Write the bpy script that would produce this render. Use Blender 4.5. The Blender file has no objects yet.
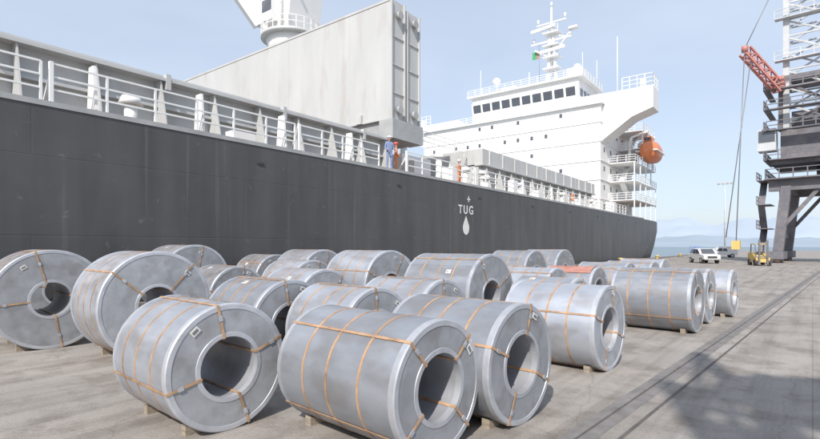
import bpy, bmesh, math, random
from mathutils import Vector, Matrix
random.seed(7)
S=bpy.context.scene
S.view_settings.view_transform='Standard'
S.view_settings.look='None'
S.view_settings.exposure=0
rad=math.radians

# ------------------------------------------------------------ materials
def mat(name,col,rough=0.6,metal=0.0,var=0.15,scale=3.0,bump=0.0,bscale=20,rnd=0.0,stretch=(1,1,1),spec=0.5,dirt=None,fine=0.0):
    m=bpy.data.materials.new(name); m.use_nodes=True
    nt=m.node_tree; N=nt.nodes; Lk=nt.links
    b=N['Principled BSDF']
    b.inputs['Roughness'].default_value=rough
    b.inputs['Metallic'].default_value=metal
    b.inputs['Specular IOR Level'].default_value=spec
    tc=N.new('ShaderNodeTexCoord'); mp=N.new('ShaderNodeMapping')
    mp.inputs['Scale'].default_value=stretch
    Lk.new(tc.outputs['Object'],mp.inputs['Vector'])
    vec=mp.outputs['Vector']
    if rnd>0:
        oi=N.new('ShaderNodeObjectInfo'); ml=N.new('ShaderNodeMath'); ml.operation='MULTIPLY'; ml.inputs[1].default_value=37
        Lk.new(oi.outputs['Random'],ml.inputs[0])
        va=N.new('ShaderNodeVectorMath'); va.operation='ADD'; Lk.new(vec,va.inputs[0]); Lk.new(ml.outputs[0],va.inputs[1]); vec=va.outputs[0]
    n=N.new('ShaderNodeTexNoise'); n.inputs['Scale'].default_value=scale; n.inputs['Detail'].default_value=6
    n.inputs['Roughness'].default_value=0.6
    Lk.new(vec,n.inputs['Vector'])
    r=N.new('ShaderNodeValToRGB')
    r.color_ramp.elements[0].position=0.3; r.color_ramp.elements[1].position=0.7
    c0=[max(0,c*(1-var)) for c in col[:3]]+[1]; c1=[min(1,c*(1+var)) for c in col[:3]]+[1]
    r.color_ramp.elements[0].color=c0; r.color_ramp.elements[1].color=c1
    Lk.new(n.outputs['Fac'],r.inputs['Fac'])
    out=r.outputs['Color']
    if dirt:
        n3=N.new('ShaderNodeTexNoise'); n3.inputs['Scale'].default_value=dirt[1]; n3.inputs['Detail'].default_value=8
        Lk.new(vec,n3.inputs['Vector'])
        r3=N.new('ShaderNodeValToRGB'); r3.color_ramp.elements[0].position=dirt[2]; r3.color_ramp.elements[1].position=dirt[2]+0.15
        Lk.new(n3.outputs['Fac'],r3.inputs['Fac'])
        mx=N.new('ShaderNodeMixRGB'); mx.inputs['Color2'].default_value=(*dirt[0],1)
        mu=N.new('ShaderNodeMath'); mu.operation='MULTIPLY'; mu.inputs[1].default_value=dirt[3]
        Lk.new(r3.outputs['Color'],mu.inputs[0]); Lk.new(mu.outputs[0],mx.inputs['Fac'])
        Lk.new(out,mx.inputs['Color1']); out=mx.outputs['Color']
    if rnd>0:
        h=N.new('ShaderNodeHueSaturation')
        mr=N.new('ShaderNodeMapRange'); mr.inputs['To Min'].default_value=1-rnd; mr.inputs['To Max'].default_value=1+rnd
        Lk.new(oi.outputs['Random'],mr.inputs['Value']); Lk.new(mr.outputs['Result'],h.inputs['Value'])
        Lk.new(out,h.inputs['Color']); out=h.outputs['Color']
    Lk.new(out,b.inputs['Base Color'])
    if fine>0:
        n5=N.new('ShaderNodeTexNoise'); n5.inputs['Scale'].default_value=5; n5.inputs['Detail'].default_value=8
        Lk.new(vec,n5.inputs['Vector'])
        m5=N.new('ShaderNodeMapRange'); m5.inputs['From Min'].default_value=.3; m5.inputs['From Max'].default_value=.7
        m5.inputs['To Min'].default_value=rough-fine; m5.inputs['To Max'].default_value=rough+fine
        Lk.new(n5.outputs['Fac'],m5.inputs['Value']); Lk.new(m5.outputs['Result'],b.inputs['Roughness'])
    if bump>0:
        n2=N.new('ShaderNodeTexNoise'); n2.inputs['Scale'].default_value=bscale; n2.inputs['Detail'].default_value=3
        Lk.new(vec,n2.inputs['Vector'])
        bp=N.new('ShaderNodeBump'); bp.inputs['Strength'].default_value=bump; bp.inputs['Distance'].default_value=0.02
        Lk.new(n2.outputs['Fac'],bp.inputs['Height']); Lk.new(bp.outputs['Normal'],b.inputs['Normal'])
    return m

M={}
M['wrap']=mat('steel_wrap',(.385,.410,.455),.46,.45,.15,1.3,.30,2.6,rnd=.18,stretch=(.6,1.3,1.3),dirt=((.27,.255,.25),2.2,.48,.55),fine=.13)
M['face']=mat('coil_end_plate',(.33,.345,.37),.56,.2,.16,3,.3,6,rnd=.15,dirt=((.215,.21,.21),4,.50,.5),fine=.12)
M['edge']=mat('edge_protector',(.50,.52,.56),.44,.4,.16,4,.12,12,rnd=.1,fine=.1)
M['bore']=mat('coil_bore',(.36,.37,.40),.5,.3,.15,4,.1,12)
M['strap']=mat('orange_strap',(.43,.27,.16),.6,.1,.4,5)
M['label']=mat('paper_label',(.62,.62,.60),.6,0,.08)
M['ink']=mat('label_ink',(.16,.16,.17),.6,0,.05)
M['wood']=mat('dunnage_wood',(.30,.255,.20),.8,0,.3,6,.4,20,stretch=(1,6,6))
M['red']=mat('red_tarpaulin',(.42,.20,.16),.7,0,.25,4,.8,5)
M['white']=mat('ship_white_paint',(.80,.80,.79),.5,0,.03,.5,dirt=((.62,.56,.50),.9,.60,.3),stretch=(1,1,.3))
M['rail']=mat('railing_paint',(.78,.79,.78),.5,0,.06,2)
M['grey']=mat('hatch_grey_paint',(.49,.50,.495),.55,0,.07,.6,.12,1.5,dirt=((.39,.365,.34),1.0,.54,.5),stretch=(1,1,.25))
M['greyd']=mat('hatch_dark_grey',(.36,.37,.37),.55,0,.15,1)
M['deck']=mat('deck_paint',(.25,.18,.15),.7,0,.15,1)
M['glass']=mat('window_glass',(.09,.10,.12),.1,0,.1,1,spec=.8)
M['black']=mat('black_rubber',(.05,.05,.05),.7,0,.2,3)
M['orange']=mat('lifeboat_orange',(.74,.24,.10),.4,0,.06,2)
M['cdark']=mat('crane_dark_paint',(.16,.16,.18),.6,.1,.25,1,dirt=((.25,.19,.155),2,.52,.5))
M['clight']=mat('crane_light_paint',(.52,.54,.56),.5,0,.1,1,dirt=((.38,.35,.32),1.5,.55,.5))
M['cred']=mat('crane_red_paint',(.52,.22,.19),.55,0,.16,1)
M['yellow']=mat('yellow_paint',(.66,.47,.16),.5,0,.1,2)
M['cable']=mat('steel_cable',(.24,.24,.25),.5,.5,.1,2)
M['carw']=mat('car_white',(.78,.78,.78),.25,0,.03,2)
M['carb']=mat('car_blue',(.18,.24,.38),.25,0,.03,2)
M['green']=mat('flag_green',(.08,.32,.15),.7,0,.05,2)
M['blue']=mat('coverall_blue',(.20,.26,.42),.8,0,.15,20)
M['hivis']=mat('coverall_orange',(.62,.24,.12),.8,0,.12,20)
M['skin']=mat('skin',(.45,.28,.20),.5,0,.05,20)
M['helmet']=mat('helmet_white',(.75,.74,.72),.3,0,.03,20)
M['helmetr']=mat('helmet_red',(.60,.10,.07),.3,0,.03,20)
M['rust']=mat('rusty_steel',(.22,.16,.13),.6,.4,.3,6)
M['railsteel']=mat('rail_steel',(.215,.20,.19),.6,.2,.25,4)
M['groove']=mat('rail_groove_dirt',(.10,.09,.085),.8,0,.3,5)

def hullmat():
    m=bpy.data.materials.new('hull_black_paint'); m.use_nodes=True
    nt=m.node_tree;N=nt.nodes;L=nt.links;b=N['Principled BSDF']
    tc=N.new('ShaderNodeTexCoord')
    sp=N.new('ShaderNodeSeparateXYZ'); cb=N.new('ShaderNodeCombineXYZ')
    L.new(tc.outputs['Object'],sp.inputs[0]); L.new(sp.outputs['Y'],cb.inputs['X']); L.new(sp.outputs['Z'],cb.inputs['Y'])
    br=N.new('ShaderNodeTexBrick'); br.inputs['Scale'].default_value=1; br.inputs['Brick Width'].default_value=9; br.inputs['Row Height'].default_value=2.3
    br.inputs['Mortar Size'].default_value=.02; br.inputs['Mortar Smooth'].default_value=.8
    L.new(cb.outputs[0],br.inputs['Vector'])
    mp=N.new('ShaderNodeMapping')
    mp.inputs['Scale'].default_value=(.9,.16,1); L.new(cb.outputs[0],mp.inputs['Vector'])
    n=N.new('ShaderNodeTexNoise'); n.inputs['Scale'].default_value=1.1; n.inputs['Detail'].default_value=8; L.new(mp.outputs[0],n.inputs['Vector'])
    r=N.new('ShaderNodeValToRGB'); r.color_ramp.elements[0].position=.35; r.color_ramp.elements[1].position=.75
    r.color_ramp.elements[0].color=(.064,.064,.067,1); r.color_ramp.elements[1].color=(.100,.097,.096,1)
    L.new(n.outputs['Fac'],r.inputs['Fac'])
    n4=N.new('ShaderNodeTexNoise'); n4.inputs['Scale'].default_value=2.2; n4.inputs['Detail'].default_value=10; n4.inputs['Roughness'].default_value=.7
    L.new(cb.outputs[0],n4.inputs['Vector'])
    r4=N.new('ShaderNodeValToRGB'); r4.color_ramp.elements[0].position=.61; r4.color_ramp.elements[1].position=.72
    L.new(n4.outputs['Fac'],r4.inputs['Fac'])
    mx=N.new('ShaderNodeMixRGB'); mx.inputs['Color2'].default_value=(.165,.148,.138,1); L.new(r4.outputs['Color'],mx.inputs['Fac']); L.new(r.outputs['Color'],mx.inputs['Color1'])
    # thin vertical run-off streaks
    mp2=N.new('ShaderNodeMapping'); mp2.inputs['Scale'].default_value=(3.5,.10,1); L.new(cb.outputs[0],mp2.inputs['Vector'])
    n6=N.new('ShaderNodeTexNoise'); n6.inputs['Scale'].default_value=1.0; n6.inputs['Detail'].default_value=5; L.new(mp2.outputs[0],n6.inputs['Vector'])
    r6=N.new('ShaderNodeValToRGB'); r6.color_ramp.elements[0].position=.60; r6.color_ramp.elements[1].position=.74
    r6.color_ramp.elements[1].color=(.45,.45,.45,1); L.new(n6.outputs['Fac'],r6.inputs['Fac'])
    mx2=N.new('ShaderNodeMixRGB'); mx2.inputs['Color2'].default_value=(.15,.14,.135,1); L.new(r6.outputs['Color'],mx2.inputs['Fac']); L.new(mx.outputs[0],mx2.inputs['Color1'])
    L.new(mx2.outputs[0],b.inputs['Base Color'])
    b.inputs['Roughness'].default_value=.45
    n2=N.new('ShaderNodeTexNoise'); n2.inputs['Scale'].default_value=.7; L.new(cb.outputs[0],n2.inputs['Vector'])
    ad=N.new('ShaderNodeMath'); ad.operation='MULTIPLY_ADD'; ad.inputs[1].default_value=-.15
    L.new(br.outputs['Fac'],ad.inputs[0]); L.new(n2.outputs['Fac'],ad.inputs[2])
    bp=N.new('ShaderNodeBump'); bp.inputs['Strength'].default_value=.5; bp.inputs['Distance'].default_value=.06
    L.new(ad.outputs[0],bp.inputs['Height']); L.new(bp.outputs['Normal'],b.inputs['Normal'])
    return m
M['hull']=hullmat()

def concrete():
    m=bpy.data.materials.new('quay_concrete'); m.use_nodes=True
    nt=m.node_tree;N=nt.nodes;L=nt.links;b=N['Principled BSDF']
    tc=N.new('ShaderNodeTexCoord')
    def noise(sc,det,ro=.6,vec=None):
        n=N.new('ShaderNodeTexNoise'); n.inputs['Scale'].default_value=sc; n.inputs['Detail'].default_value=det; n.inputs['Roughness'].default_value=ro
        L.new(vec or tc.outputs['Object'],n.inputs['Vector']); return n.outputs['Fac']
    def ramp(f,p0,p1,c0,c1):
        r=N.new('ShaderNodeValToRGB'); r.color_ramp.elements[0].position=p0; r.color_ramp.elements[1].position=p1
        r.color_ramp.elements[0].color=(*c0,1); r.color_ramp.elements[1].color=(*c1,1); L.new(f,r.inputs['Fac']); return r.outputs['Color']
    def mul(a,c,f=1):
        x=N.new('ShaderNodeMixRGB'); x.blend_type='MULTIPLY'; x.inputs['Fac'].default_value=f; L.new(a,x.inputs['Color1']); L.new(c,x.inputs['Color2']); return x.outputs['Color']
    base=ramp(noise(.35,8),.3,.7,(.300,.275,.250),(.405,.374,.342))
    fine=ramp(noise(34,8,.75),.3,.75,(.68,.68,.68),(1.2,1.2,1.2))
    st=ramp(noise(1.3,10,.7),.48,.62,(1,1,1),(.68,.66,.64))
    mp=N.new('ShaderNodeMapping'); mp.inputs['Scale'].default_value=(2.5,.12,1); mp.inputs['Rotation'].default_value=(0,0,rad(3)); L.new(tc.outputs['Object'],mp.inputs['Vector'])
    tr=ramp(noise(1.2,7,.6,mp.outputs[0]),.46,.66,(1,1,1),(.70,.69,.68))
    br=N.new('ShaderNodeTexBrick'); br.inputs['Scale'].default_value=1; br.inputs['Brick Width'].default_value=6; br.inputs['Row Height'].default_value=7
    br.inputs['Mortar Size'].default_value=.010; br.inputs['Mortar Smooth'].default_value=.5; br.offset=0
    br.inputs['Color1'].default_value=(1,1,1,1); br.inputs['Color2'].default_value=(.94,.94,.94,1); br.inputs['Mortar'].default_value=(.7,.68,.66,1)
    L.new(tc.outputs['Object'],br.inputs['Vector'])
    vo=N.new('ShaderNodeTexVoronoi'); vo.feature='DISTANCE_TO_EDGE'; vo.inputs['Scale'].default_value=.4
    wn=N.new('ShaderNodeTexNoise'); wn.inputs['Scale'].default_value=2; wn.inputs['Detail'].default_value=5; L.new(tc.outputs['Object'],wn.inputs['Vector'])
    va=N.new('ShaderNodeMixRGB'); va.inputs['Fac'].default_value=.25; L.new(tc.outputs['Object'],va.inputs['Color1']); L.new(wn.outputs['Color'],va.inputs['Color2'])
    L.new(va.outputs[0],vo.inputs['Vector'])
    cr=ramp(vo.outputs['Distance'],.0,.005,(.7,.68,.67),(1,1,1))
    c=mul(base,fine,.9); c=mul(c,st,.85); c=mul(c,tr,.85); c=mul(c,br.outputs['Color'],1); c=mul(c,cr,.6)
    L.new(c,b.inputs['Base Color']); b.inputs['Roughness'].default_value=.85
    bp=N.new('ShaderNodeBump'); bp.inputs['Strength'].default_value=.7; bp.inputs['Distance'].default_value=.012
    L.new(noise(25,8,.75),bp.inputs['Height']); L.new(bp.outputs['Normal'],b.inputs['Normal'])
    return m
M['conc']=concrete()

# ------------------------------------------------------------ mesh builder
class MB:
    def __init__(s): s.bm=bmesh.new(); s.mats=[]
    def mi(s,k):
        if k not in s.mats: s.mats.append(k)
        return s.mats.index(k)
    def obox(s,c,e1,e2,e3,k):
        c=Vector(c); vs=[]
        for a in (-1,1):
            for b_ in (-1,1):
                for d in (-1,1): vs.append(s.bm.verts.new(c+a*e1+b_*e2+d*e3))
        i=s.mi(k)
        for f in ((0,1,3,2),(4,6,7,5),(0,4,5,1),(2,3,7,6),(0,2,6,4),(1,5,7,3)):
            fc=s.bm.faces.new([vs[j] for j in f]); fc.material_index=i
    def box(s,a,b,k):
        a=Vector(a);b=Vector(b);c=(a+b)/2;h=(b-a)/2
        s.obox(c,Vector((h.x,0,0)),Vector((0,h.y,0)),Vector((0,0,h.z)),k)
    def beam(s,p,q,w,h,k,up=(0,0,1)):
        p=Vector(p);q=Vector(q);d=q-p;l=d.length
        if l<1e-6:return
        d/=l;u=Vector(up)
        if abs(d.dot(u))>.98:u=Vector((0,1,0))
        a=d.cross(u).normalized();b_=a.cross(d).normalized()
        s.obox((p+q)/2,d*l/2,a*w/2,b_*h/2,k)
    def cyl(s,p,q,r,k,seg=10,r2=None,smooth=True):
        p=Vector(p);q=Vector(q);d=(q-p).normalized();u=Vector((0,0,1))
        if abs(d.dot(u))>.98:u=Vector((0,1,0))
        a=d.cross(u).normalized();b_=a.cross(d).normalized()
        if r2 is None:r2=r
        A=[];B=[]
        for i in range(seg):
            t=2*math.pi*i/seg;o=a*math.cos(t)+b_*math.sin(t)
            A.append(s.bm.verts.new(p+o*r));B.append(s.bm.verts.new(q+o*r2))
        m=s.mi(k)
        for i in range(seg):
            j=(i+1)%seg
            f=s.bm.faces.new((A[i],A[j],B[j],B[i]));f.material_index=m;f.smooth=smooth
        f=s.bm.faces.new(A[::-1]);f.material_index=m
        f=s.bm.faces.new(B);f.material_index=m
    def prism(s,pts,off,k):
        off=Vector(off);A=[s.bm.verts.new(Vector(p)) for p in pts];B=[s.bm.verts.new(Vector(p)+off) for p in pts]
        m=s.mi(k);n=len(pts)
        for i in range(n):
            j=(i+1)%n;f=s.bm.faces.new((A[i],A[j],B[j],B[i]));f.material_index=m
        s.bm.faces.new(A[::-1]).material_index=m;s.bm.faces.new(B).material_index=m
    def ring(s,x0,r0,x1,r1,cz,k,seg=72,smooth=True,a0=0,a1=2*math.pi):
        m=s.mi(k);full=abs(a1-a0-2*math.pi)<1e-6;n=seg if full else seg+1
        A=[];B=[]
        for i in range(n):
            t=a0+(a1-a0)*i/seg
            A.append(s.bm.verts.new((x0,r0*math.cos(t),cz+r0*math.sin(t))))
            B.append(s.bm.verts.new((x1,r1*math.cos(t),cz+r1*math.sin(t))))
        for i in range(seg):
            j=(i+1)%n
            f=s.bm.faces.new((A[i],A[j],B[j],B[i]));f.material_index=m;f.smooth=smooth
    def sphere(s,c,r,k,sc=(1,1,1),seg=16):
        res=bmesh.ops.create_uvsphere(s.bm,u_segments=seg,v_segments=seg//2+2,radius=r)
        m=s.mi(k);fs=set()
        for v in res['verts']:
            v.co=Vector((v.co.x*sc[0],v.co.y*sc[1],v.co.z*sc[2]))+Vector(c)
            for f in v.link_faces: fs.add(f)
        for f in fs:f.material_index=m;f.smooth=True
    def obj(s,name,parent=None,loc=(0,0,0),rot=0,normals=True):
        if normals: bmesh.ops.recalc_face_normals(s.bm,faces=s.bm.faces[:])
        me=bpy.data.meshes.new(name);s.bm.to_mesh(me);s.bm.free()
        for k in s.mats:me.materials.append(M[k])
        o=bpy.data.objects.new(name,me);S.collection.objects.link(o)
        o.location=loc;o.rotation_euler=(0,0,rot)
        if parent:o.parent=parent
        return o
def empty(name,loc=(0,0,0),rot=0):
    e=bpy.data.objects.new(name,None);S.collection.objects.link(e);e.location=loc;e.rotation_euler=(0,0,rot);return e

# ------------------------------------------------------------ coils
def coil(x,y,D,L,rot=0,tarp=False,face_strap=4,bands=3,hole=.66,roll=None,label=None):
    R=D/2;r=hole/2;b=MB();cz=R
    nx=6
    for i in range(nx):
        xa=-L+.06+(L-.12)*i/nx;xb=-L+.06+(L-.12)*(i+1)/nx
        b.ring(xa,R,xb,R,cz,'wrap',96)
    for sx,x0 in ((1,0),(-1,-L)):
        xi=x0-sx*.07;xo=x0+sx*.004
        b.ring(xi,R,xi,R+.006,cz,'edge',96,False)
        b.ring(xi,R+.006,xo-sx*.012,R+.006,cz,'edge',96)
        b.ring(xo-sx*.012,R+.006,xo,R-.006,cz,'edge',96)
        b.ring(xo,R-.006,xo,R-.055,cz,'edge',96,False)
        b.ring(xo,R-.055,x0-sx*.002,R-.058,cz,'edge',96,False)
        b.ring(x0-sx*.002,R-.058,x0-sx*.002,r+.05,cz,'face',96,False)
        b.ring(x0-sx*.002,r+.05,xo,r+.046,cz,'edge',96,False)
        b.ring(xo,r+.046,xo,r,cz,'edge',96,False)
        b.ring(xo,r,xi,r-.004,cz,'edge',96)
    b.ring(-L+.05,r,-.05,r,cz,'bore',96)
    if roll is None: roll=random.uniform(0,math.pi/2)
    for i in range(bands):
        bx=-L*(i+1)/(bands+1)+random.uniform(-.06,.06);w=.014
        b.ring(bx-w,R,bx-w,R+.005,cz,'strap',96,False);b.ring(bx-w,R+.005,bx+w,R+.005,cz,'strap',96);b.ring(bx+w,R+.005,bx+w,R,cz,'strap',96,False)
    ts=random.uniform(.3,2.8)
    b.ring(-L+.07,R+.003,-.07,R+.003,cz,'wrap',3,True,ts,ts+.10)
    for i in range(face_strap):
        t=roll+2*math.pi*i/face_strap+random.uniform(-.12,.12)
        u=Vector((0,math.cos(t),math.sin(t)));v=Vector((0,-math.sin(t),math.cos(t)));C=Vector((0,0,cz));X=Vector((1,0,0))
        b.obox(C+u*(R+.0085)-X*L/2,X*(L/2+.008),u*.0025,v*.014,'strap')
        b.obox(C+u*(r-.008)-X*L/2,X*(L/2+.008),u*.0025,v*.014,'strap')
        for xx in (.0085,-L-.0085):
            b.obox(C+u*(R+r)/2+X*xx,X*.0025,u*((R-r)/2+.008),v*.014,'strap')
        b.obox(C+u*(R*.62+r*.38)+X*.013,X*.003,u*.03,v*.022,'edge')
    if label is None: label=random.random()<.2
    if label:
        t=random.uniform(1.7,2.6);lx=random.uniform(-L+.3,-.5)
        b.ring(lx,R+.007,lx+.14,R+.007,cz,'label',4,True,t,t+.10/R)
        b.ring(lx+.03,R+.009,lx+.05,R+.009,cz,'ink',4,True,t+.02/R,t+.08/R)
    t=random.uniform(.5,2.4);u=Vector((0,math.cos(t),math.sin(t)));v=Vector((0,-math.sin(t),math.cos(t)))
    b.obox(Vector((.006,0,cz))+u*(R*.7+r*.3),Vector((.003,0,0)),u*.035,v*.05,'label')
    b.obox(Vector((.010,0,cz))+u*(R*.7+r*.3),Vector((.002,0,0)),u*.015,v*.035,'ink')
    if tarp:
        a0,a1=.8,2.3
        b.ring(-L+.1,R+.02,-.1,R+.02,cz,'red',24,True,a0,a1)
    b.obj('steel_coil',None,(x,y,0),rad(-3)+rot,normals=False)
    c=MB()
    for sx in (-.22,-L+.22):
        for sy in (-1,1):
            yy=sy*R*.42;h=R-math.sqrt(R*R-yy*yy)
            p=[(sx-.05,yy-sy*.12,0),(sx-.05,yy+sy*.12,0),(sx-.05,yy+sy*.12,h+.045),(sx-.05,yy+sy*.03,h+.015)]
            c.prism(p,(.10,0,0),'wood')
    c.obj('wooden_chock',None,(x,y,0),rad(-3)+rot)

coils=[
 (-2.75,3.81,1.29,1.80,0,{'roll':.75,'label':False}),(-4.90,2.88,1.37,1.45,.02,{'roll':.3,'label':False}),(-2.52,5.06,1.35,1.6,-.02,{'roll':1.2,'label':False}),
 (-2.52,8.15,1.36,1.6,0,{}),(-2.05,13.0,1.46,1.75,0,{}),(-2.05,14.8,1.4,1.6,0,{}),(-1.72,16.6,1.32,1.6,0,{}),
 (-8.91,3.86,1.90,1.4,.03,{'roll':.9}),(-11.45,2.95,1.92,1.5,-.02,{}),(-13.6,6.95,2.03,1.6,.03,{'label':True}),
 (-8.06,7.0,1.5,1.5,0,{'label':True}),(-10.9,6.65,1.5,1.4,0,{}),(-6.5,4.9,1.45,1.5,.02,{'label':True}),(-4.95,5.3,1.38,1.4,-.01,{}),
 (-4.9,6.9,1.42,1.5,.02,{}),(-5.5,9.57,1.82,1.9,0,{'label':True}),(-8.65,9.75,1.88,1.7,0,{}),(-12.3,10.6,1.88,1.6,.02,{}),(-14.3,10.2,1.7,1.5,0,{}),
 (-7.8,19.5,1.85,1.6,0,{}),(-8.0,17.2,1.83,1.6,.02,{}),(-5.2,12.5,1.42,1.6,0,{}),(-4.95,15.0,1.36,1.6,0,{'tarp':True}),
 (-4.6,17.0,1.45,1.6,0,{}),(-8.3,12.2,1.5,1.6,0,{}),(-8.2,14.6,1.6,1.6,0,{}),(-4.3,18.9,1.45,1.6,0,{}),
 (-11.6,13.5,1.7,1.6,0,{}),(-14.4,3.9,1.8,1.5,0,{}),(-14.6,.9,1.7,1.5,0,{}),
 (-10.8,8.9,1.6,1.5,0,{}),(-4.4,21,1.5,1.6,0,{}),(-3.9,10.55,1.3,1.4,.02,{}),
]
for c in coils:
    coil(c[0],c[1],c[2],c[3],c[4],**c[5])

# ------------------------------------------------------------ quay, water
SR=rad(1.9)
def s2w(x,y,z=0):
    return (x*math.cos(SR)-y*math.sin(SR), x*math.sin(SR)+y*math.cos(SR), z)
b=MB()
qa=s2w(-16.3,-400);qb=s2w(-16.3,260)
pts=[(qa[0],qa[1],0),(qb[0],qb[1],0),(900,300,0),(900,-420,0)]
b.prism([(p[0],p[1],-6) for p in pts],(0,0,6),'conc')
b.obj('ground')
b=MB()
for y in range(-80,256,8):
    b.box((-16.28,y,0.002),(-15.98,y+7.96,.22),'conc')
b.obj('quay_kerb',None,(0,0,0),SR)
for y in range(-40,200,20):
    b=MB()
    b.cyl((-15.2,y,0),(-15.2,y,.08),.42,'cdark',16);b.cyl((-15.2,y,.08),(-15.2,y,.45),.2,'yellow',16,.17)
    b.cyl((-15.2,y,.45),(-15.2,y,.62),.3,'yellow',16,.22);b.cyl((-15.5,y,.5),(-14.9,y,.5),.1,'yellow',10)
    b.obj('mooring_bollard',None,(0,0,0),SR)
d=Vector((.052,1,0)).normalized();n=Vector((d.y,-d.x,0))
def strip(b,o,off0,off1,z,k,ya=-60,yb=220):
    p=[o+n*off0+d*ya,o+n*off1+d*ya,o+n*off1+d*yb,o+n*off0+d*yb]
    vs=[b.bm.verts.new((q.x,q.y,z)) for q in p];f=b.bm.faces.new(vs);f.material_index=b.mi(k)
for x0 in (-2.3,9.5):
    b=MB();o=Vector((x0,0,0))
    strip(b,o,.0,.30,.004,'railsteel');strip(b,o,.075,.155,.008,'groove')
    b.obox(o+n*.115+d*80+Vector((0,0,.012)),d*140,n*.03,Vector((0,0,.010)),'railsteel')
    if x0<0: strip(b,o,.46,.50,.004,'groove')
    b.obj('crane_rail')

wm=bpy.data.materials.new('sea_water');wm.use_nodes=True;nt=wm.node_tree;pb=nt.nodes['Principled BSDF']
pb.inputs['Base Color'].default_value=(.12,.17,.20,1);pb.inputs['Roughness'].default_value=.3
nn=nt.nodes.new('ShaderNodeTexNoise');nn.inputs['Scale'].default_value=.6;nn.inputs['Detail'].default_value=6
tcn=nt.nodes.new('ShaderNodeTexCoord');nt.links.new(tcn.outputs['Object'],nn.inputs['Vector'])
bb=nt.nodes.new('ShaderNodeBump');bb.inputs['Strength'].default_value=.5;nt.links.new(nn.outputs['Fac'],bb.inputs['Height']);nt.links.new(bb.outputs['Normal'],pb.inputs['Normal'])
M['water']=wm
b=MB();vs=[b.bm.verts.new(p) for p in ((-9000,-9000,-2.6),(9000,-9000,-2.6),(9000,9000,-2.6),(-9000,9000,-2.6))]
b.bm.faces.new(vs).material_index=b.mi('water');b.obj('water')
M['hill']=mat('hazy_hill',(.31,.37,.43),.95,0,.07,.004,spec=0)  # bluish distance haze is painted into the base colour
M['hill2']=mat('hazier_hill',(.37,.43,.50),.95,0,.05,.004,spec=0)  # farther range, painted paler to stand in for thicker haze
from mathutils import noise as mn
def hills(dist,h,k,seed,a0,a1):
    b=MB();nn_=200;rows=8;g=[]
    for i in range(nn_+1):
        a=rad(a0+(a1-a0)*i/nn_);col=[]
        pk=h*(.5+.75*abs(mn.fractal(Vector((i*.045+seed,seed,0)),1,2,6)))
        for j in range(rows+1):
            t=j/rows;dd=dist+t*900;z=-5+pk*(t**.8)*(1+.18*mn.noise(Vector((i*.4,j*.9,seed))))
            col.append(b.bm.verts.new((dd*math.sin(a),dd*math.cos(a),z)))
        g.append(col)
    m=b.mi(k)
    for i in range(nn_):
        for j in range(rows):
            f=b.bm.faces.new((g[i][j],g[i+1][j],g[i+1][j+1],g[i][j+1]));f.material_index=m;f.smooth=True
    b.obj('hills')
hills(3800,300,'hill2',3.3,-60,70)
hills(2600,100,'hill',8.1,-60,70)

# ------------------------------------------------------------ SHIP
ship=empty('cargo_ship',(0,0,0),SR)
XC=-34.75;DZ=6.05
st=[(-112,.4,.3),(-108,5,2.5),(-98,12,8),(-84,17,15),(-70,17.75,17.5),(-40,17.75,17.75),(0,17.75,17.75),(40,17.75,17.75),(76,17.75,17.7),(84,17.75,16.6),(90,17.5,14.5),(94,16.9,12),(97,15.8,9.5)]
b=MB();G=[]
zs=[-5,-1,2,4.5,DZ]
for (y,t,bo) in st:
    row=[]
    for z in zs:
        k=(z+5)/(DZ+5);k=min(1,k*1.35)**.7
        row.append(bo+(t-bo)*k)
    G.append([b.bm.verts.new((XC+row[i],y,zs[i])) for i in range(5)]+[b.bm.verts.new((XC-row[i],y,zs[i])) for i in range(4,-1,-1)])
m=b.mi('hull')
for i in range(len(G)-1):
    for j in range(9):
        f=b.bm.faces.new((G[i][j],G[i+1][j],G[i+1][j+1],G[i][j+1]));f.material_index=m if j!=4 else b.mi('deck')
b.bm.faces.new(G[-1]).material_index=m;b.bm.faces.new(G[0]).material_index=m
b.obj('hull',ship)
b=MB()
b.box((-17.3,-68,DZ+.002),(-16.97,80,DZ+.16),'greyd')
for y in range(-60,80,9): b.box((-17.0,y,5.3),(-16.96,y+.3,5.4),'black')
b.obj('gunwale',ship)
b=MB()
def railing(b,p,q,h=1.1,step=1.5,rails=3,k='rail',t=.045):
    p=Vector(p);q=Vector(q);L=(q-p).length;n=max(1,round(L/step))
    for i in range(n+1):
        c=p.lerp(q,i/n);b.beam(c,c+Vector((0,0,h)),t*1.2,t*1.2,k)
    for j in range(rails):
        z=Vector((0,0,h*(j+1)/rails));b.beam(p+z,q+z,t,t,k)
z0=DZ+.16
y=-60
while y<70:
    seg=random.choice([6,7.5,9]);ye=min(y+seg,70)
    if y<19.6<ye: ye=19.6
    railing(b,(-17.12,y,z0),(-17.12,ye,z0),1.15,1.5,3,'rail',.055)
    b.beam((-17.12,y,z0),(-17.12,y,z0+1.2),.13,.1,'rail');b.beam((-17.12,y,z0+.9),(-17.8,y,z0),.07,.07,'rail')
    y=ye+.25
    if abs(ye-19.6)<.01: y=22.0
for y in (3.0,6.2,9.8,13.6,17.8):
    b.prism([(-17.9,y,z0),(-17.25,y,z0),(-17.4,y,z0+1.5),(-17.75,y,z0+1.5)],(0,.09,0),'rail')
b.obj('deck_railing',ship)
b=MB()
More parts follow.
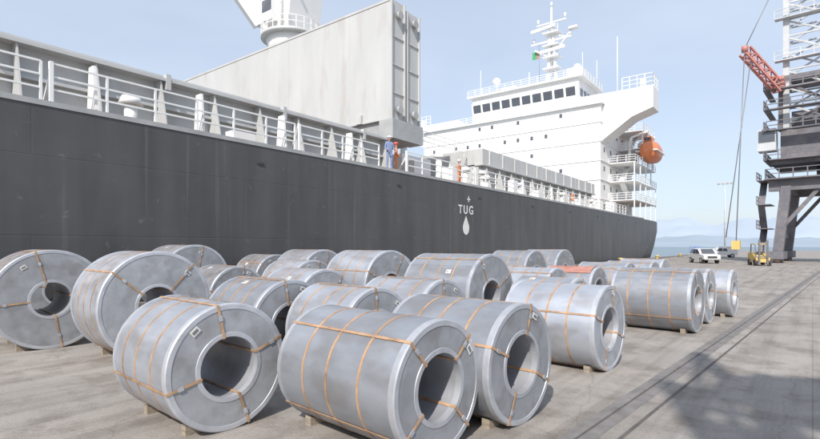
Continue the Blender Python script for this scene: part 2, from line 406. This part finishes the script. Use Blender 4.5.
def coaming(b,y0,y1,zt,x0=-21,x1=-48.5):
    for xx,sg in ((x0,1),(x1,-1)):
        b.box((min(xx,xx-sg*.2),y0,DZ),(max(xx,xx-sg*.2),y1,zt),'grey')
    b.box((x1,y0,DZ),(x0-.2,y0+.2,zt-.002),'grey');b.box((x1,y1-.2,DZ),(x0-.2,y1,zt-.002),'grey')
    b.box((x0-.3,y0-.1,zt),(x0+.55,y1+.1,zt+.12),'grey');b.box((x1-.5,y0-.1,zt),(x1+.3,y1+.1,zt+.12),'grey')
    b.box((x0+.002,y0,DZ+1.7),(x0+.28,y1,DZ+1.82),'grey')
    y=y0+.6
    while y<y1:
        b.prism([(x0+.003,y,DZ),(x0+1.15,y,DZ),(x0+.85,y,DZ+1.3),(x0+.45,y,zt-.002),(x0+.003,y,zt-.002)],(0,.06,0),'grey')
        y+=2.4
coaming(b,-34,24.2,8.85)
b.box((-21.9,-34,8.972),(-20.9,24,9.2),'grey')
for y in range(-32,24,6): b.box((-20.7,y,8.5),(-20.43,y+.2,9.15),'grey')
b.cyl((-19.55,-34,6.45),(-19.55,66,6.45),.11,'rail',8);b.cyl((-19.25,-34,6.45),(-19.25,66,6.45),.07,'greyd',8)
coaming(b,37,68,8.9)
b.obj('hatch_coaming',ship)
b=MB()
for i in range(4):
    ya=37+i*7.75
    b.box((-48.6,ya+.05,9.03),(-20.6,ya+7.7,10.35),'grey')
    for j in range(3): b.box((-20.598,ya+1.2+j*2.5,9.06),(-20.5,ya+1.3+j*2.5,10.3),'grey')
    for j in range(8): b.box((-46.8+j*3.4,ya+.02,9.1),(-46.7+j*3.4,ya+.048,10.3),'grey')
b.obj('hatch_cover',ship)
b=MB()
for (ya,yb,zt) in ((25.2,26.7,18.6),(26.9,28.4,18.35)):
    b.box((-48.6,ya,10.5),(-21,yb,zt),'grey')
    zz=12.3
    while zz<18: b.box((-20.998,ya+.12,zz),(-20.93,yb-.12,zz+.07),'grey');zz+=1.9
    b.box((-20.997,ya,10.5),(-20.86,ya+.1,zt),'grey');b.box((-20.997,yb-.1,10.5),(-20.86,yb,zt),'grey')
    for zz in (11.2,17.6): b.cyl((-20.9,(ya+yb)/2,zz),(-20.65,(ya+yb)/2,zz),.28,'greyd',14)
for zz in (10.5,18.42): b.box((-48.6,25.16,zz),(-21,25.198,zz+.14),'grey')
x=-45.2
while x<-21: b.box((x,25.188,10.7),(x+.025,25.199,18.4),'grey');x+=6.8
for x in (-24,-30,-36,-42): b.box((x,25.0,10.5),(x+.5,25.19,11.1),'grey')
for x in range(-47,-21,3): b.box((x,25.4,18.6),(x+.25,25.9,18.75),'greyd')
b.box((-21.9,25.1,9.2),(-20.7,28.5,10.498),'greyd')
b.box((-48.6,25.4,9.2),(-21.9,28.3,10.498),'greyd')
b.obj('folded_hatch_cover',ship)
# deck crane
b=MB();cx,cy=-38.4,31
b.cyl((cx,cy,DZ),(cx,cy,20.5),2.0,'white',28);b.cyl((cx,cy,20.5),(cx,cy,22),2.0,'white',28,2.45)
b.cyl((cx,cy,22),(cx,cy,22.3),2.9,'grey',28)
for i in range(24):
    a=2*math.pi*i/24;a2=2*math.pi*(i+1)/24
    P=Vector((cx+2.85*math.cos(a),cy+2.85*math.sin(a),22.3));Q=Vector((cx+2.85*math.cos(a2),cy+2.85*math.sin(a2),22.3))
    b.beam(P,P+Vector((0,0,1.1)),.07,.07,'rail')
    for h in (.55,1.1): b.beam(P+Vector((0,0,h)),Q+Vector((0,0,h)),.06,.06,'rail')
b.prism([(cx-2.0,cy-1.9,22.3),(cx+1.8,cy-1.9,22.3),(cx+2.6,cy-1.9,27.5),(cx+2.3,cy-1.9,34),(cx-.2,cy-1.9,35),(cx-2.2,cy-1.9,27)],(0,3.8,0),'white')
b.box((cx-1.2,cy-2.6,23.2),(cx+.4,cy-1.9,25.4),'white');b.box((cx-1.1,cy-2.63,24.1),(cx+.3,cy-2.6,25.2),'glass')
b.cyl((cx+1.2,cy-2.1,22.4),(cx+1.2,cy-2.1,33),.09,'rail',8)
for z in range(23,33): b.box((cx+.6,cy-2.12,z),(cx+1.1,cy-2.05,z+.06),'rail')
b.box((cx-2.2,cy-2.2,26.4),(cx+2.9,cy-1.95,26.6),'greyd')
for o_ in (-.9,.9):
    b.beam((cx-2.6,cy-1+o_,23.6),(cx-12,cy-24+o_,55),.75,1.0,'white')
for i in range(9):
    t=i/8;P=Vector((cx-2.6,cy-1,23.6)).lerp(Vector((cx-12,cy-24,55)),t)
    b.beam(P+Vector((0,-.9,0)),P+Vector((0,.9,0)),.3,.3,'white')
for o_ in (-.3,.3): b.cyl((cx,cy+o_,34.6),(cx-12,cy-24+o_,55.3),.05,'cable',6)
b.obj('deck_crane',ship)
b=MB()
b.box((-44,31.5,DZ),(-25,35.6,9.6),'white')
b.box((-24.5,30,DZ),(-22.6,31.6,8.6),'white')
for (x,y,h) in ((-19.3,32,1.6),(-18.9,34.5,1.2),(-20,36,1.9),(-19,8,1.1),(-19,41,1.3),(-19.2,52,1.4),(-19,61,1.3),(-20.2,29.8,2.4)):
    b.cyl((x,y,DZ),(x,y,DZ+h),.22,'rail',12);b.cyl((x,y,DZ+h),(x,y,DZ+h+.3),.42,'rail',14,.3)
for (x,y,sx,sy,h) in ((-19.4,29,.9,1.4,1.5),(-19.2,44,.7,1.2,1.2),(-19.5,56,.8,1.6,1.3),(-18.6,66,.8,1.8,1.7),(-19.3,12,.6,1.1,.9),(-18.7,38,.5,.9,1.5)):
    b.box((x,y,DZ),(x+sx,y+sy,DZ+h),'white')
railing(b,(-21.8,30,9.6),(-21.8,36,9.6));
for x in (-30,-26):
    b.cyl((x,33,9.6),(x,33,12.2),.3,'white',12);b.sphere((x,33,12.3),.5,'white',(1,1,.7))
b.obj('deck_fittings',ship)
b=MB()
for y in (49,):
    for i in range(16):
        a=2*math.pi*i/16;a2=2*math.pi*(i+1)/16
        b.cyl((-17.0,y+.33*math.cos(a),z0+.65+.33*math.sin(a)),(-17.0,y+.33*math.cos(a2),z0+.65+.33*math.sin(a2)),.07,'orange' if i%4 else 'white',8)
b.obj('lifebuoys',ship)

# superstructure
b=MB();Y0=72.;W='white'
b.box((-52,Y0,DZ),(-21,90,22.3),W)
nf=6
for i in range(nf):
    z=DZ+2.75*(i+1)-.1
    if z<22: b.box((-52.12,Y0-.12,z),(-20.88,90.2,z+.10),W)
for i in range(nf):
    z=DZ+2.75*i+1.35
    xx=-50
    while xx<-22.5:
        if random.random()<(.35 if i<5 else .6):
            b.box((xx-.05,Y0-.03,z-.05),(xx+.5,Y0+.0,z+.65),W);b.box((xx,Y0-.045,z),(xx+.45,Y0-.03,z+.6),'glass')
        xx+=2.3
    yy=Y0+1.5
    while yy<89:
        b.box((-21,yy,z),(-20.97,yy+.55,z+.7),'glass');yy+=3.3
for i,z in enumerate((8.8,11.55,14.3,17.05,19.8)):
    xe=-17.3;ya=(Y0+4 if i<3 else Y0+9);ye=91-(i*.6)
    b.box((-20.99,ya,z-.12),(xe,ye,z),W)
    railing(b,(xe,ya,z),(xe,ye,z),1.0,1.5,3,'rail',.06)
    railing(b,(-21,ya,z),(xe,ya,z),1.0,1.3,3,'rail',.06)
    y=ya
    while y<ye: b.beam((xe-.1,y,z-2.7),(xe-.1,y,z-.1),.14,.14,W);y+=3.6
    b.beam((-19.5,ya+1+i%2*5,z-2.7),(-19.5,ya+5-i%2*3.5,z),.8,.1,'rail')
b.box((-52.3,Y0-.5,22.3),(-20.6,84,22.55),W)
railing(b,(-52.2,Y0-.4,22.55),(-21,Y0-.4,22.55),1.0,1.6,3,'rail',.06)
b.box((-42.3,Y0+.6,22.55),(-24.3,82,27.0),W)
b.box((-43.0,Y0+.0,26.95),(-23.6,82.5,27.25),W)
b.prism([(-42.3,Y0+.6,24.1),(-42.3,Y0+.25,25.9),(-42.3,Y0+.6,25.9)],(18,0,0),W)
for i in range(10):
    xa=-42.0+i*1.76
    b.prism([(xa,Y0+.54,24.35),(xa,Y0+.24,25.6),(xa,Y0+.28,25.63),(xa,Y0+.58,24.35)],(1.4,0,0),'glass')
for i in range(5):
    b.box((-24.3,Y0+1.2+i*1.7,24.4),(-24.26,Y0+2.4+i*1.7,25.5),'glass')
for sg in (1,-1):
    def X(x): return x if sg>0 else 2*XC-x
    b.prism([(X(-24.3),Y0+.8,23.9),(X(-14.3),Y0+.8,23.9),(X(-14.3),Y0+.8,20.9),(X(-17),Y0+.8,20.0),(X(-21.01),Y0+.8,17.2),(X(-21.01),Y0+.8,22.56),(X(-24.3),Y0+.8,22.56)],(0,3.6,0),W)
    railing(b,(X(-18.3),Y0+.9,23.9),(X(-14.4),Y0+.9,23.9),1.7,1.0,3,'rail',.07)
    railing(b,(X(-14.4),Y0+.9,23.9),(X(-14.4),Y0+4.3,23.9),1.7,1.0,3,'rail',.07)
    b.box((min(X(-16.2),X(-15.5)),Y0+2,23.9),(max(X(-16.2),X(-15.5)),Y0+2.6,25.3),W)
railing(b,(-43,Y0+.2,27.25),(-23.6,Y0+.2,27.25),1.0,1.4,3,'rail',.06)
railing(b,(-23.7,Y0+.2,27.25),(-23.7,82,27.25),1.0,1.4,3,'rail',.06)
b.box((-40,Y0+4,27.25),(-36,Y0+7,28.9),W);b.box((-27,Y0+3,27.25),(-24.8,Y0+6,29.4),W)
b.sphere((-39,Y0+3,29.8),.7,W);b.sphere((-26,Y0+5,30.0),.6,W)
b.prism([(-38,84,22.3),(-38,92,22.3),(-38,91,27.3),(-38,85.5,27.3)],(7,0,0),W)
b.box((-48,90,DZ),(-22,94,11.5),W)
b.box((-21.0,82,19.8),(-17.4,86,20.0),W)
b.obj('superstructure',ship)
b=MB();mx,my=-29.6,75.5
b.beam((mx-.5,my,27.2),(mx-.2,my,36),.4,.4,W);b.beam((mx+.9,my,27.2),(mx+.25,my,36),.4,.4,W)
b.beam((mx,my+1.2,27.2),(mx,my,36),.35,.35,W);b.cyl((mx,my,35.5),(mx,my,40),.24,W,10,.12)
for z in (30,31.8,33.6,35.6): b.box((mx-1.1,my-.9,z),(mx+1.4,my+.9,z+.18),W)
b.beam((mx-3.4,my,34.6),(mx+3.2,my,34.6),.25,.25,W);b.beam((mx-2.4,my,37.5),(mx+2.4,my,37.5),.2,.2,W)
b.beam((mx-3,my-.9,36.3),(mx+1,my-1.1,36.5),.35,.45,W);b.beam((mx-1.4,my-1.2,32.6),(mx+2.6,my-1.2,32.8),.35,.45,W)
b.beam((mx,my,31.8),(mx-2.6,my-.4,33.5),.2,.2,W);b.beam((mx,my,35.6),(mx+2.7,my,34.6),.15,.15,W)
b.beam((mx+1,my,33),(mx+3.4,my,35.8),.2,.2,W);b.box((mx+2.9,my-.5,35.6),(mx+4.2,my+.5,35.9),W)
for (x,z) in ((-2.9,34.8),(3,34.8),(-2.2,37.7),(2.2,37.7),(0,40)): b.cyl((mx+x,my,z),(mx+x,my,z+.7),.18,W,8)
for z in range(28,36): b.beam((mx-.6,my-.05,z),(mx+.7,my-.05,z+.6),.12,.12,W)
railing(b,(mx-1.1,my-.9,35.75),(mx+1.4,my-.9,35.75),.9,.8,2,'rail',.06)
railing(b,(mx-1.1,my-.9,31.95),(mx+1.4,my-.9,31.95),.9,.8,2,'rail',.06)
b.box((mx-3.2,my-.03,32.2),(mx-2.4,my+.0,33.4),'green');b.box((mx-2.399,my-.03,32.2),(mx-2.0,my+.0,33.4),'cred')
b.cyl((mx-2.0,my,27.3),(mx-2.0,my,34.6),.03,'cable',5)
for (x,y,h) in ((-19.5,Y0+3,32.5),(-24.2,Y0+2,31),(-41.5,Y0+2,32),(-34,Y0+5,31),(-23.9,Y0+8,31.5)): b.cyl((x,y,22.5 if x>-22 else 27.2),(x,y,h),.07,W,6,.04)
b.obj('radar_mast',ship)
b=MB();lc=Vector((-16.9,84,16.6))
sec=[(-3.6,.25,.3,.5),(-3.1,.85,1.0,.9),(-2,1.3,1.35,1.25),(0,1.5,1.5,1.45),(2,1.4,1.4,1.3),(3.1,1.0,1.1,1.0),(3.6,.35,.4,.5)]
R_=[]
for (yy,w,hd,hu) in sec:
    ring=[]
    for i in range(20):
        a=2*math.pi*i/20;c_,s_=math.cos(a),math.sin(a)
        ring.append(b.bm.verts.new(lc+Vector((w*math.copysign(abs(c_)**.8,c_),yy,(hu*1.25 if s_>0 else hd*1.05)*math.copysign(abs(s_)**.9,s_)))))
    R_.append(ring)
mi_=b.mi('orange')
for i in range(len(R_)-1):
    for j in range(20):
        f=b.bm.faces.new((R_[i][j],R_[i][(j+1)%20],R_[i+1][(j+1)%20],R_[i+1][j]));f.material_index=mi_;f.smooth=True
b.bm.faces.new(R_[0]).material_index=mi_;b.bm.faces.new(R_[-1]).material_index=mi_
b.box(lc+Vector((-1.54,-2.9,-.12)),lc+Vector((1.54,2.9,.06)),'white')
b.box(lc+Vector((-.6,-1.9,1.5)),lc+Vector((.6,-.7,2.2)),'orange');b.box(lc+Vector((-.45,-1.93,1.7)),lc+Vector((.45,-1.9,2.1)),'glass')
for yy in (-2.6,2.6):
    b.beam(lc+Vector((-2.6,yy,-2.3)),lc+Vector((-2.2,yy,2.2)),.35,.35,'white');b.beam(lc+Vector((-2.2,yy,2.2)),lc+Vector((.2,yy,2.9)),.3,.3,'white')
    b.cyl(lc+Vector((0,yy,2.8)),lc+Vector((0,yy,1.0)),.05,'cable',6)
b.obj('lifeboat',ship)
wmk=mat('marking_white',(.72,.72,.70),.5,0,.1,3);M['mark']=wmk
cu=bpy.data.curves.new('tug_text','FONT');cu.body='TUG';cu.size=.8;cu.extrude=.004;cu.offset=.012;cu.space_character=1.35;cu.align_x='CENTER'
to=bpy.data.objects.new('tug_marking',cu);S.collection.objects.link(to);to.parent=ship;to.location=(-16.985,28.3,4.15);to.rotation_euler=(rad(90),0,rad(90));cu.materials.append(wmk)
b=MB()
pp=[(-16.99,28.3,4.0)]
for i in range(13):
    a=rad(45-i*270/12);pp.append((-16.99,28.3+.40*math.cos(a),3.2+.46*math.sin(a)))
b.prism(pp,(.01,0,0),'mark')
b.box((-16.99,28.6,4.95),(-16.98,28.68,5.35),'mark');b.box((-16.99,28.45,5.1),(-16.98,28.85,5.18),'mark')
b.obj('hull_marking',ship)

# ------------------------------------------------------------ workers on deck
def worker(loc,rot,cloth,name,helm='helmet'):
    e=empty(name,loc,rot)
    def skin(nm,pts,edges,rs,k):
        me=bpy.data.meshes.new(nm);me.from_pydata(pts,edges,[]);o=bpy.data.objects.new(nm,me);S.collection.objects.link(o);o.parent=e
        o.modifiers.new('s','SKIN')
        sv=me.skin_vertices[0].data if me.skin_vertices else None
        if sv:
            for i,r_ in enumerate(rs): sv[i].radius=(r_[0],r_[1]) if isinstance(r_,tuple) else (r_,r_)
            sv[0].use_root=True
        sb=o.modifiers.new('ss','SUBSURF');sb.levels=1;sb.render_levels=2
        me.materials.append(M[k]);return o
    P=[(0,0,.95),(0,0,1.15),(0,.01,1.38),(0,0,1.50),
       (.10,0,.88),(.12,.02,.50),(.13,-.02,.10),(.13,.10,.05),
       (-.10,0,.88),(-.11,.04,.50),(-.12,.0,.10),(-.12,.12,.05),
       (.19,0,1.40),(.25,-.02,1.12),(.22,.20,.98),
       (-.19,0,1.40),(-.26,.02,1.12),(-.24,.22,1.02)]
    E=[(0,1),(1,2),(2,3),(0,4),(4,5),(5,6),(6,7),(0,8),(8,9),(9,10),(10,11),(2,12),(12,13),(13,14),(2,15),(15,16),(16,17)]
    Rr=[(.16,.12),(.15,.11),(.17,.12),.06,.09,.07,.055,.05,.09,.07,.055,.05,.065,.052,.04,.065,.052,.04]
    skin('coverall',P,E,Rr,cloth)
    b=MB()
    b.cyl((0,0,1.47),(0,.01,1.58),.055,'skin',10);b.sphere((0,.01,1.64),.1,'skin',(.82,.98,1.2));b.sphere((0,.115,1.63),.018,'skin')
    b.sphere((.09,0,1.63),.02,'skin');b.sphere((-.09,0,1.63),.02,'skin')
    for sx in (-.035,.035): b.sphere((sx,.095,1.655),.012,'ink')
    b.box((-.03,.1,1.585),(.03,.108,1.593),'helmetr')
    for (sx,y_,z_) in ((.22,.24,.97),(-.24,.26,1.01)):
        b.sphere((sx,y_,z_),.042,'skin',(.9,1.1,.5))
        for k in range(4):
            fx=sx-.03+.02*k;b.cyl((fx,y_+.03,z_),(fx,y_+.075,z_-.01),.009,'skin',6);b.cyl((fx,y_+.075,z_-.01),(fx,y_+.08,z_-.045),.008,'skin',6)
        b.cyl((sx-.035*(1 if sx>0 else -1),y_,z_),(sx-.06*(1 if sx>0 else -1),y_+.04,z_-.02),.01,'skin',6)
    b.obj('head_and_hands',e)
    h=MB();h.sphere((0,0,1.70),.125,helm,(1,1.12,.85));h.cyl((0,.02,1.69),(0,.02,1.705),.15,helm,18);h.obj('helmet',e)
    return e
worker(s2w(-17.15,20.5,DZ+.16),rad(-110)+SR,'blue','deck_worker')
worker(s2w(-17.5,21.5,DZ+.02),rad(-40)+SR,'hivis','deck_worker','helmetr')
worker(s2w(-17.6,28.4,DZ+.02),rad(-80)+SR,'hivis','deck_worker')

# ------------------------------------------------------------ vehicles
def pickup(loc,rot,k,name,van=False):
    e=empty(name,loc,rot);b=MB();w=.88
    pr=[(-2.2,.45),(2.25,.45),(2.3,.75),(2.2,.98),(1.25,1.08),(.65,1.68 if not van else 1.9),(-.55 if not van else -2.1,1.70 if not van else 1.95),(-.85 if not van else -2.2,1.1),(-2.2,1.08)]
    b.prism([(x,-w,z) for x,z in pr],(0,2*w,0),k)
    o=b.obj('body',e);md=o.modifiers.new('b','BEVEL');md.width=.06;md.segments=3
    b=MB()
    for sy in (-1,1):
        y=sy*(w+.004);b.prism([(1.05,y,1.12),(.6,y,1.58),(.05,y,1.6),(.05,y,1.12)],(0,sy*.006,0),'glass')
        b.prism([(-.02,y,1.12),(-.02,y,1.6),(-.5,y,1.6),(-.72,y,1.12)],(0,sy*.006,0),'glass')
    b.prism([(1.27,-.7,1.12),(1.27,.7,1.12),(.72,.66,1.64),(.72,-.66,1.64)],(.03,0,.02),'glass')
    b.box((2.28,-.5,.62),(2.32,.5,.86),'black')
    for sy in (-.7,.55): b.box((2.24,sy,.78),(2.31,sy+.18,.94),'label')
    b.box((2.2,-.86,.42),(2.38,.86,.58),'greyd')
    b.obj('windows',e)
    b=MB()
    for x in (-1.4,1.45):
        for sy in (-1,1):
            b.cyl((x,sy*.68,.34),(x,sy*.93,.34),.34,'black',20);b.cyl((x,sy*.931,.34),(x,sy*.94,.34),.19,'clight',14)
    b.obj('wheels',e)
    return e
pickup((-9.9,66.5,0),rad(-60),'carw','pickup_truck')
pickup((-15.5,96,0),rad(-80),'carb','parked_van',True)
pickup((-12.2,100,0),rad(200),'carw','parked_van',True)
def forklift(loc,rot):
    e=empty('forklift',loc,rot);b=MB()
    b.prism([(-1.5,-.6,.35),(1,-.6,.35),(1,-.6,.8),(.2,-.6,.95),(-.4,-.6,1.3),(-1.5,-.6,1.3),(-1.65,-.6,.8)],(0,1.2,0),'yellow')
    for x,y in ((.8,-.55),(.8,.55),(-.9,-.55),(-.9,.55)): b.beam((x,y,.8),(x*.75,y,2.15),.08,.08,'cdark')
    b.box((-.75,-.6,2.15),(.7,.6,2.22),'yellow')
    for y in (-.35,.35): b.beam((1.15,y,.1),(1.15,y,2.6),.12,.14,'cdark');b.box((1.2,y-.06,.08),(2.3,y+.06,.13),'cdark')
    b.box((1.12,-.45,.9),(1.2,.45,1.0),'cdark');b.box((-.4,-.25,1.0),(0,.25,1.4),'black')
    for x in (-1,.75):
        for s in (-1,1): b.cyl((x,s*.45,.33),(x,s*.7,.33),.33,'black',16)
    b.obj('forklift_body',e)
forklift((-4.2,61.5,0),rad(-70))

# ------------------------------------------------------------ harbour crane at right
def lattice(b,p,q,w,h,k,n,t=.14,up=(0,0,1)):
    p=Vector(p);q=Vector(q);d=(q-p).normalized();u=Vector(up)
    if abs(d.dot(u))>.95:u=Vector((0,1,0))
    a=d.cross(u).normalized();c=a.cross(d).normalized()
    cor=[a*w/2+c*h/2,-a*w/2+c*h/2,-a*w/2-c*h/2,a*w/2-c*h/2]
    for o_ in cor:b.beam(p+o_,q+o_,t,t,k)
    for i in range(n):
        A=p.lerp(q,i/n);B=p.lerp(q,(i+1)/n)
        for j in range(4):
            j2=(j+1)%4;b.beam(A+cor[j],B+cor[j2],t*.6,t*.6,k);b.beam(A+cor[j],A+cor[j2],t*.6,t*.6,k)
hc=empty('harbour_crane',(-3.2,73.6,0),rad(-3))
b=MB()
GX,GY=13.5,11.0
for x in (0,GX):
    for y in (0,GY):
        b.beam((x,y,1.3),(x+(.8 if x<1 else -.8),y,9.2),1.0,1.2,'cdark')
        b.box((x-.7,y-2.2,.45),(x+.7,y+2.2,1.35),'cdark')
        for k_ in (-1.7,-.6,.6,1.7): b.cyl((x-.3,y+k_,.4),(x+.3,y+k_,.4),.38,'rust',14)
for y in (0,GY):
    b.box((-.9,y-.5,8.6),(GX+.9,y+.5,9.9),'cdark')
    b.beam((.4,y,4.2),(3.8,y,8.7),.4,.4,'cdark');b.beam((GX-.4,y,4.2),(GX-3.8,y,8.7),.4,.4,'cdark')
for x in (.8,GX-.8): b.box((x-.45,.5,8.7),(x+.45,GY-.5,9.8),'cdark');b.box((x-1.0,.6,3.0),(x-.6,GY-.6,3.6),'cdark')
b.box((-1.2,-1.4,9.902),(GX+1.2,GY+1,10.05),'cdark')
railing(b,(-1.1,-1.3,10.05),(GX+1.1,-1.3,10.05),1.1,1.3,2,'cdark',.09)
railing(b,(-1.1,-1.3,10.05),(-1.1,GY+.9,10.05),1.1,1.3,2,'cdark',.09)
b.cyl((6.5,5.5,10.05),(6.5,5.5,11.6),3.2,'cdark',28)
for i in range(3):
    z=1.2+i*2.9;b.beam((-1.6,-.6+(i%2)*2.6,z),(-1.6,2.0-(i%2)*2.6,z+2.9),.7,.12,'cdark');b.box((-2.0,-1.2,z+2.84),(-.6,2.6,z+2.92),'cdark')
    railing(b,(-2.0,-1.2,z+2.9),(-2.0,2.6,z+2.9),1.0,1.2,2,'cdark',.07)
b.obj('portal',hc)
b=MB()
b.box((-.6,-.6,11.7),(GX,9,12.3),'cdark')
b.box((.2,.2,12.3),(4.6,8,15.8),'cdark');b.box((5.2,-.4,12.3),(GX-.6,8.4,17.2),'cdark')
for i in range(6): b.box((5.6+i*1.25,-.44,13),(6.4+i*1.25,-.4,14.6),'greyd')
b.box((-1.9,-1.2,13.4),(-.1,.8,16.0),'clight');b.box((-1.93,-1.0,14.4),(-1.9,.6,15.8),'glass');b.box((-1.8,-1.23,14.4),(-.2,-1.2,15.8),'glass')
for z in (12.3,15.8,18.3,20.6):
    b.box((-1.0,-1.6,z-.13),(7,-.62,z-.01),'cdark');railing(b,(-1.0,-1.55,z),(7,-1.55,z),1.0,1.2,2,'cdark',.09)
    b.box((-1.3,-1.6,z-.13),(-.7,5,z-.012),'cdark');railing(b,(-1.25,-1.5,z),(-1.25,5,z),1.0,1.2,2,'cdark',.09)
for (x,y) in ((.2,.3),(4.6,.3),(.2,5),(4.6,5)): b.beam((x,y,15.8),(x,y,22),.4,.4,'cdark')
for (p,q) in (((.2,.3,15.8),(4.6,.3,18.6)),((.2,.3,21.8),(4.6,.3,18.8)),((.2,.3,15.8),(.2,5,18.6)),((.2,.3,21.8),(.2,5,18.8))): b.beam(p,q,.25,.25,'cdark')
b.box((-.1,0,21.7),(5,5.4,22.3),'cdark')
b.box((1.2,1,16.2),(4,4,18.1),'cdark')
b.obj('machinery_house',hc)
b=MB()
lattice(b,(2.4,1.8,17),(2.4,1.8,35),3.6,3.0,'clight',9,.30)
b.beam((.75,.35,16),(.75,.35,35.4),.6,.6,'clight')
b.box((.3,-.2,35),(5,4,35.6),'clight')
for z in (24,29): b.box((-.3,-.7,z),(4.6,.2,z+.12),'clight');railing(b,(-.3,-.65,z+.12),(4.6,-.65,z+.12),1.0,1.2,2,'clight',.08)
b.cyl((-.2,-.2,35.6),(1.6,-.2,35.6),.5,'clight',16)
b.obj('tower_mast',hc)
b=MB()
lattice(b,(.2,-.9,20.6),(-2.6,-5.2,24.6),.8,1.0,'cred',5,.2)
b.box((-.6,-1.4,20.7),(.7,.2,22.0),'cred')
b.cyl((-2.9,-5.2,24.8),(-2.3,-5.2,24.8),.4,'cred',16)
b.obj('jib',hc)
b=MB()
for (p,q) in (((-2.6,-5.2,24.9),(.8,-.2,35.6)),((-2.6,-5.4,24.6),(-3.3,-6.2,2.6)),((-2.1,-4.5,23.8),(-4.4,-5.6,3)),((1.5,0,35),(12,4,17))): b.cyl(p,q,.05,'cable',6)
b.box((-3.7,-6.6,1.6),(-2.9,-5.8,2.6),'yellow')
b.obj('cables',hc)
# crane standing behind the camera on its rails (casts lattice shadow on the quay)
gc=empty('gantry_crane',(0,0,0),0)
b=MB()
for x in (4.2,10.6):
    for y in (-5,-12): b.beam((x,y,0),(x,y,9),.5,.5,'cdark')
for y in (-5,-12): b.beam((4.2,y,9),(10.6,y,9),.5,.7,'cdark')
for x in (4.2,10.6): b.beam((x,-5,9.002),(x,-12,9.002),.5,.7,'cdark')
lattice(b,(6.0,-6.6,9.3),(6.0,-6.6,15.2),3.0,2.4,'cdark',4,.26)
b.box((4.9,-7.4,11.7),(7.1,-5.9,11.8),'cdark')
b.box((5.2,-7.4,14.0),(6.4,-5.9,14.8),'cdark')
lattice(b,(6.4,-6.0,12.5),(9,2.5,18),1.2,1.2,'cdark',7,.18)
for i in range(8): b.beam((4.5,-7.9,9.5+i*.7),(7.5,-7.9,9.5+i*.7),.16,.16,'cdark')
b.obj('gantry_frame',gc)

b=MB();x,y=-15,128
b.cyl((x,y,0),(x,y,16),.18,'clight',10,.1);b.beam((x-1.4,y,16),(x+1.4,y,16),.15,.15,'clight')
for k_ in (-1.2,-.4,.4,1.2): b.box((x+k_-.25,y-.3,15.6),(x+k_+.25,y+.1,15.95),'greyd')
b.obj('floodlight_mast')

# ------------------------------------------------------------ light
sv=Vector((.35,-.90,0)).normalized();el=rad(42);sunv=Vector((sv.x*math.cos(el),sv.y*math.cos(el),math.sin(el)))
sl=bpy.data.lights.new('sun','SUN');sl.energy=4.8;sl.angle=rad(.6);sl.color=(1,.94,.87)
so=bpy.data.objects.new('sun',sl);S.collection.objects.link(so);so.rotation_euler=sunv.to_track_quat('Z','Y').to_euler();so.location=(0,-20,40)
w=bpy.data.worlds.new('World');S.world=w;w.use_nodes=True;nt=w.node_tree;N=nt.nodes;L=nt.links
bg=N['Background'];sk=N.new('ShaderNodeTexSky');sk.sky_type='NISHITA';sk.sun_disc=False;sk.sun_elevation=el;sk.sun_rotation=math.atan2(sv.x,sv.y)
sk.dust_density=1.5;sk.air_density=1.0;sk.ozone_density=1.5
tc=N.new('ShaderNodeTexCoord');mp=N.new('ShaderNodeMapping');mp.inputs['Scale'].default_value=(1.0,1.0,3.2);mp.inputs['Rotation'].default_value=(.2,.1,.5)
L.new(tc.outputs['Generated'],mp.inputs['Vector'])
n=N.new('ShaderNodeTexNoise');n.inputs['Scale'].default_value=1.5;n.inputs['Detail'].default_value=7;n.inputs['Roughness'].default_value=.5;n.inputs['Distortion'].default_value=.4
L.new(mp.outputs[0],n.inputs['Vector'])
mr=N.new('ShaderNodeMapRange');mr.inputs['From Min'].default_value=.35;mr.inputs['From Max'].default_value=.8;mr.inputs['To Min'].default_value=.50;mr.inputs['To Max'].default_value=.72
L.new(n.outputs['Fac'],mr.inputs['Value'])
mx=N.new('ShaderNodeMixRGB');mx.inputs['Color2'].default_value=(5.9,6.6,7.7,1)
L.new(mr.outputs['Result'],mx.inputs['Fac']);L.new(sk.outputs['Color'],mx.inputs['Color1']);L.new(mx.outputs[0],bg.inputs['Color'])
bg.inputs['Strength'].default_value=.145

# ------------------------------------------------------------ camera
cd=bpy.data.cameras.new('camera');co=bpy.data.objects.new('camera',cd);S.collection.objects.link(co)
ZM=1.29
cd.sensor_width=36;cd.lens=380*ZM/820*36;cd.shift_y=.025*ZM;cd.clip_end=20000;cd.clip_start=.05
co.location=(0,0,2);co.rotation_euler=(rad(90),0,rad(39.4));S.camera=co
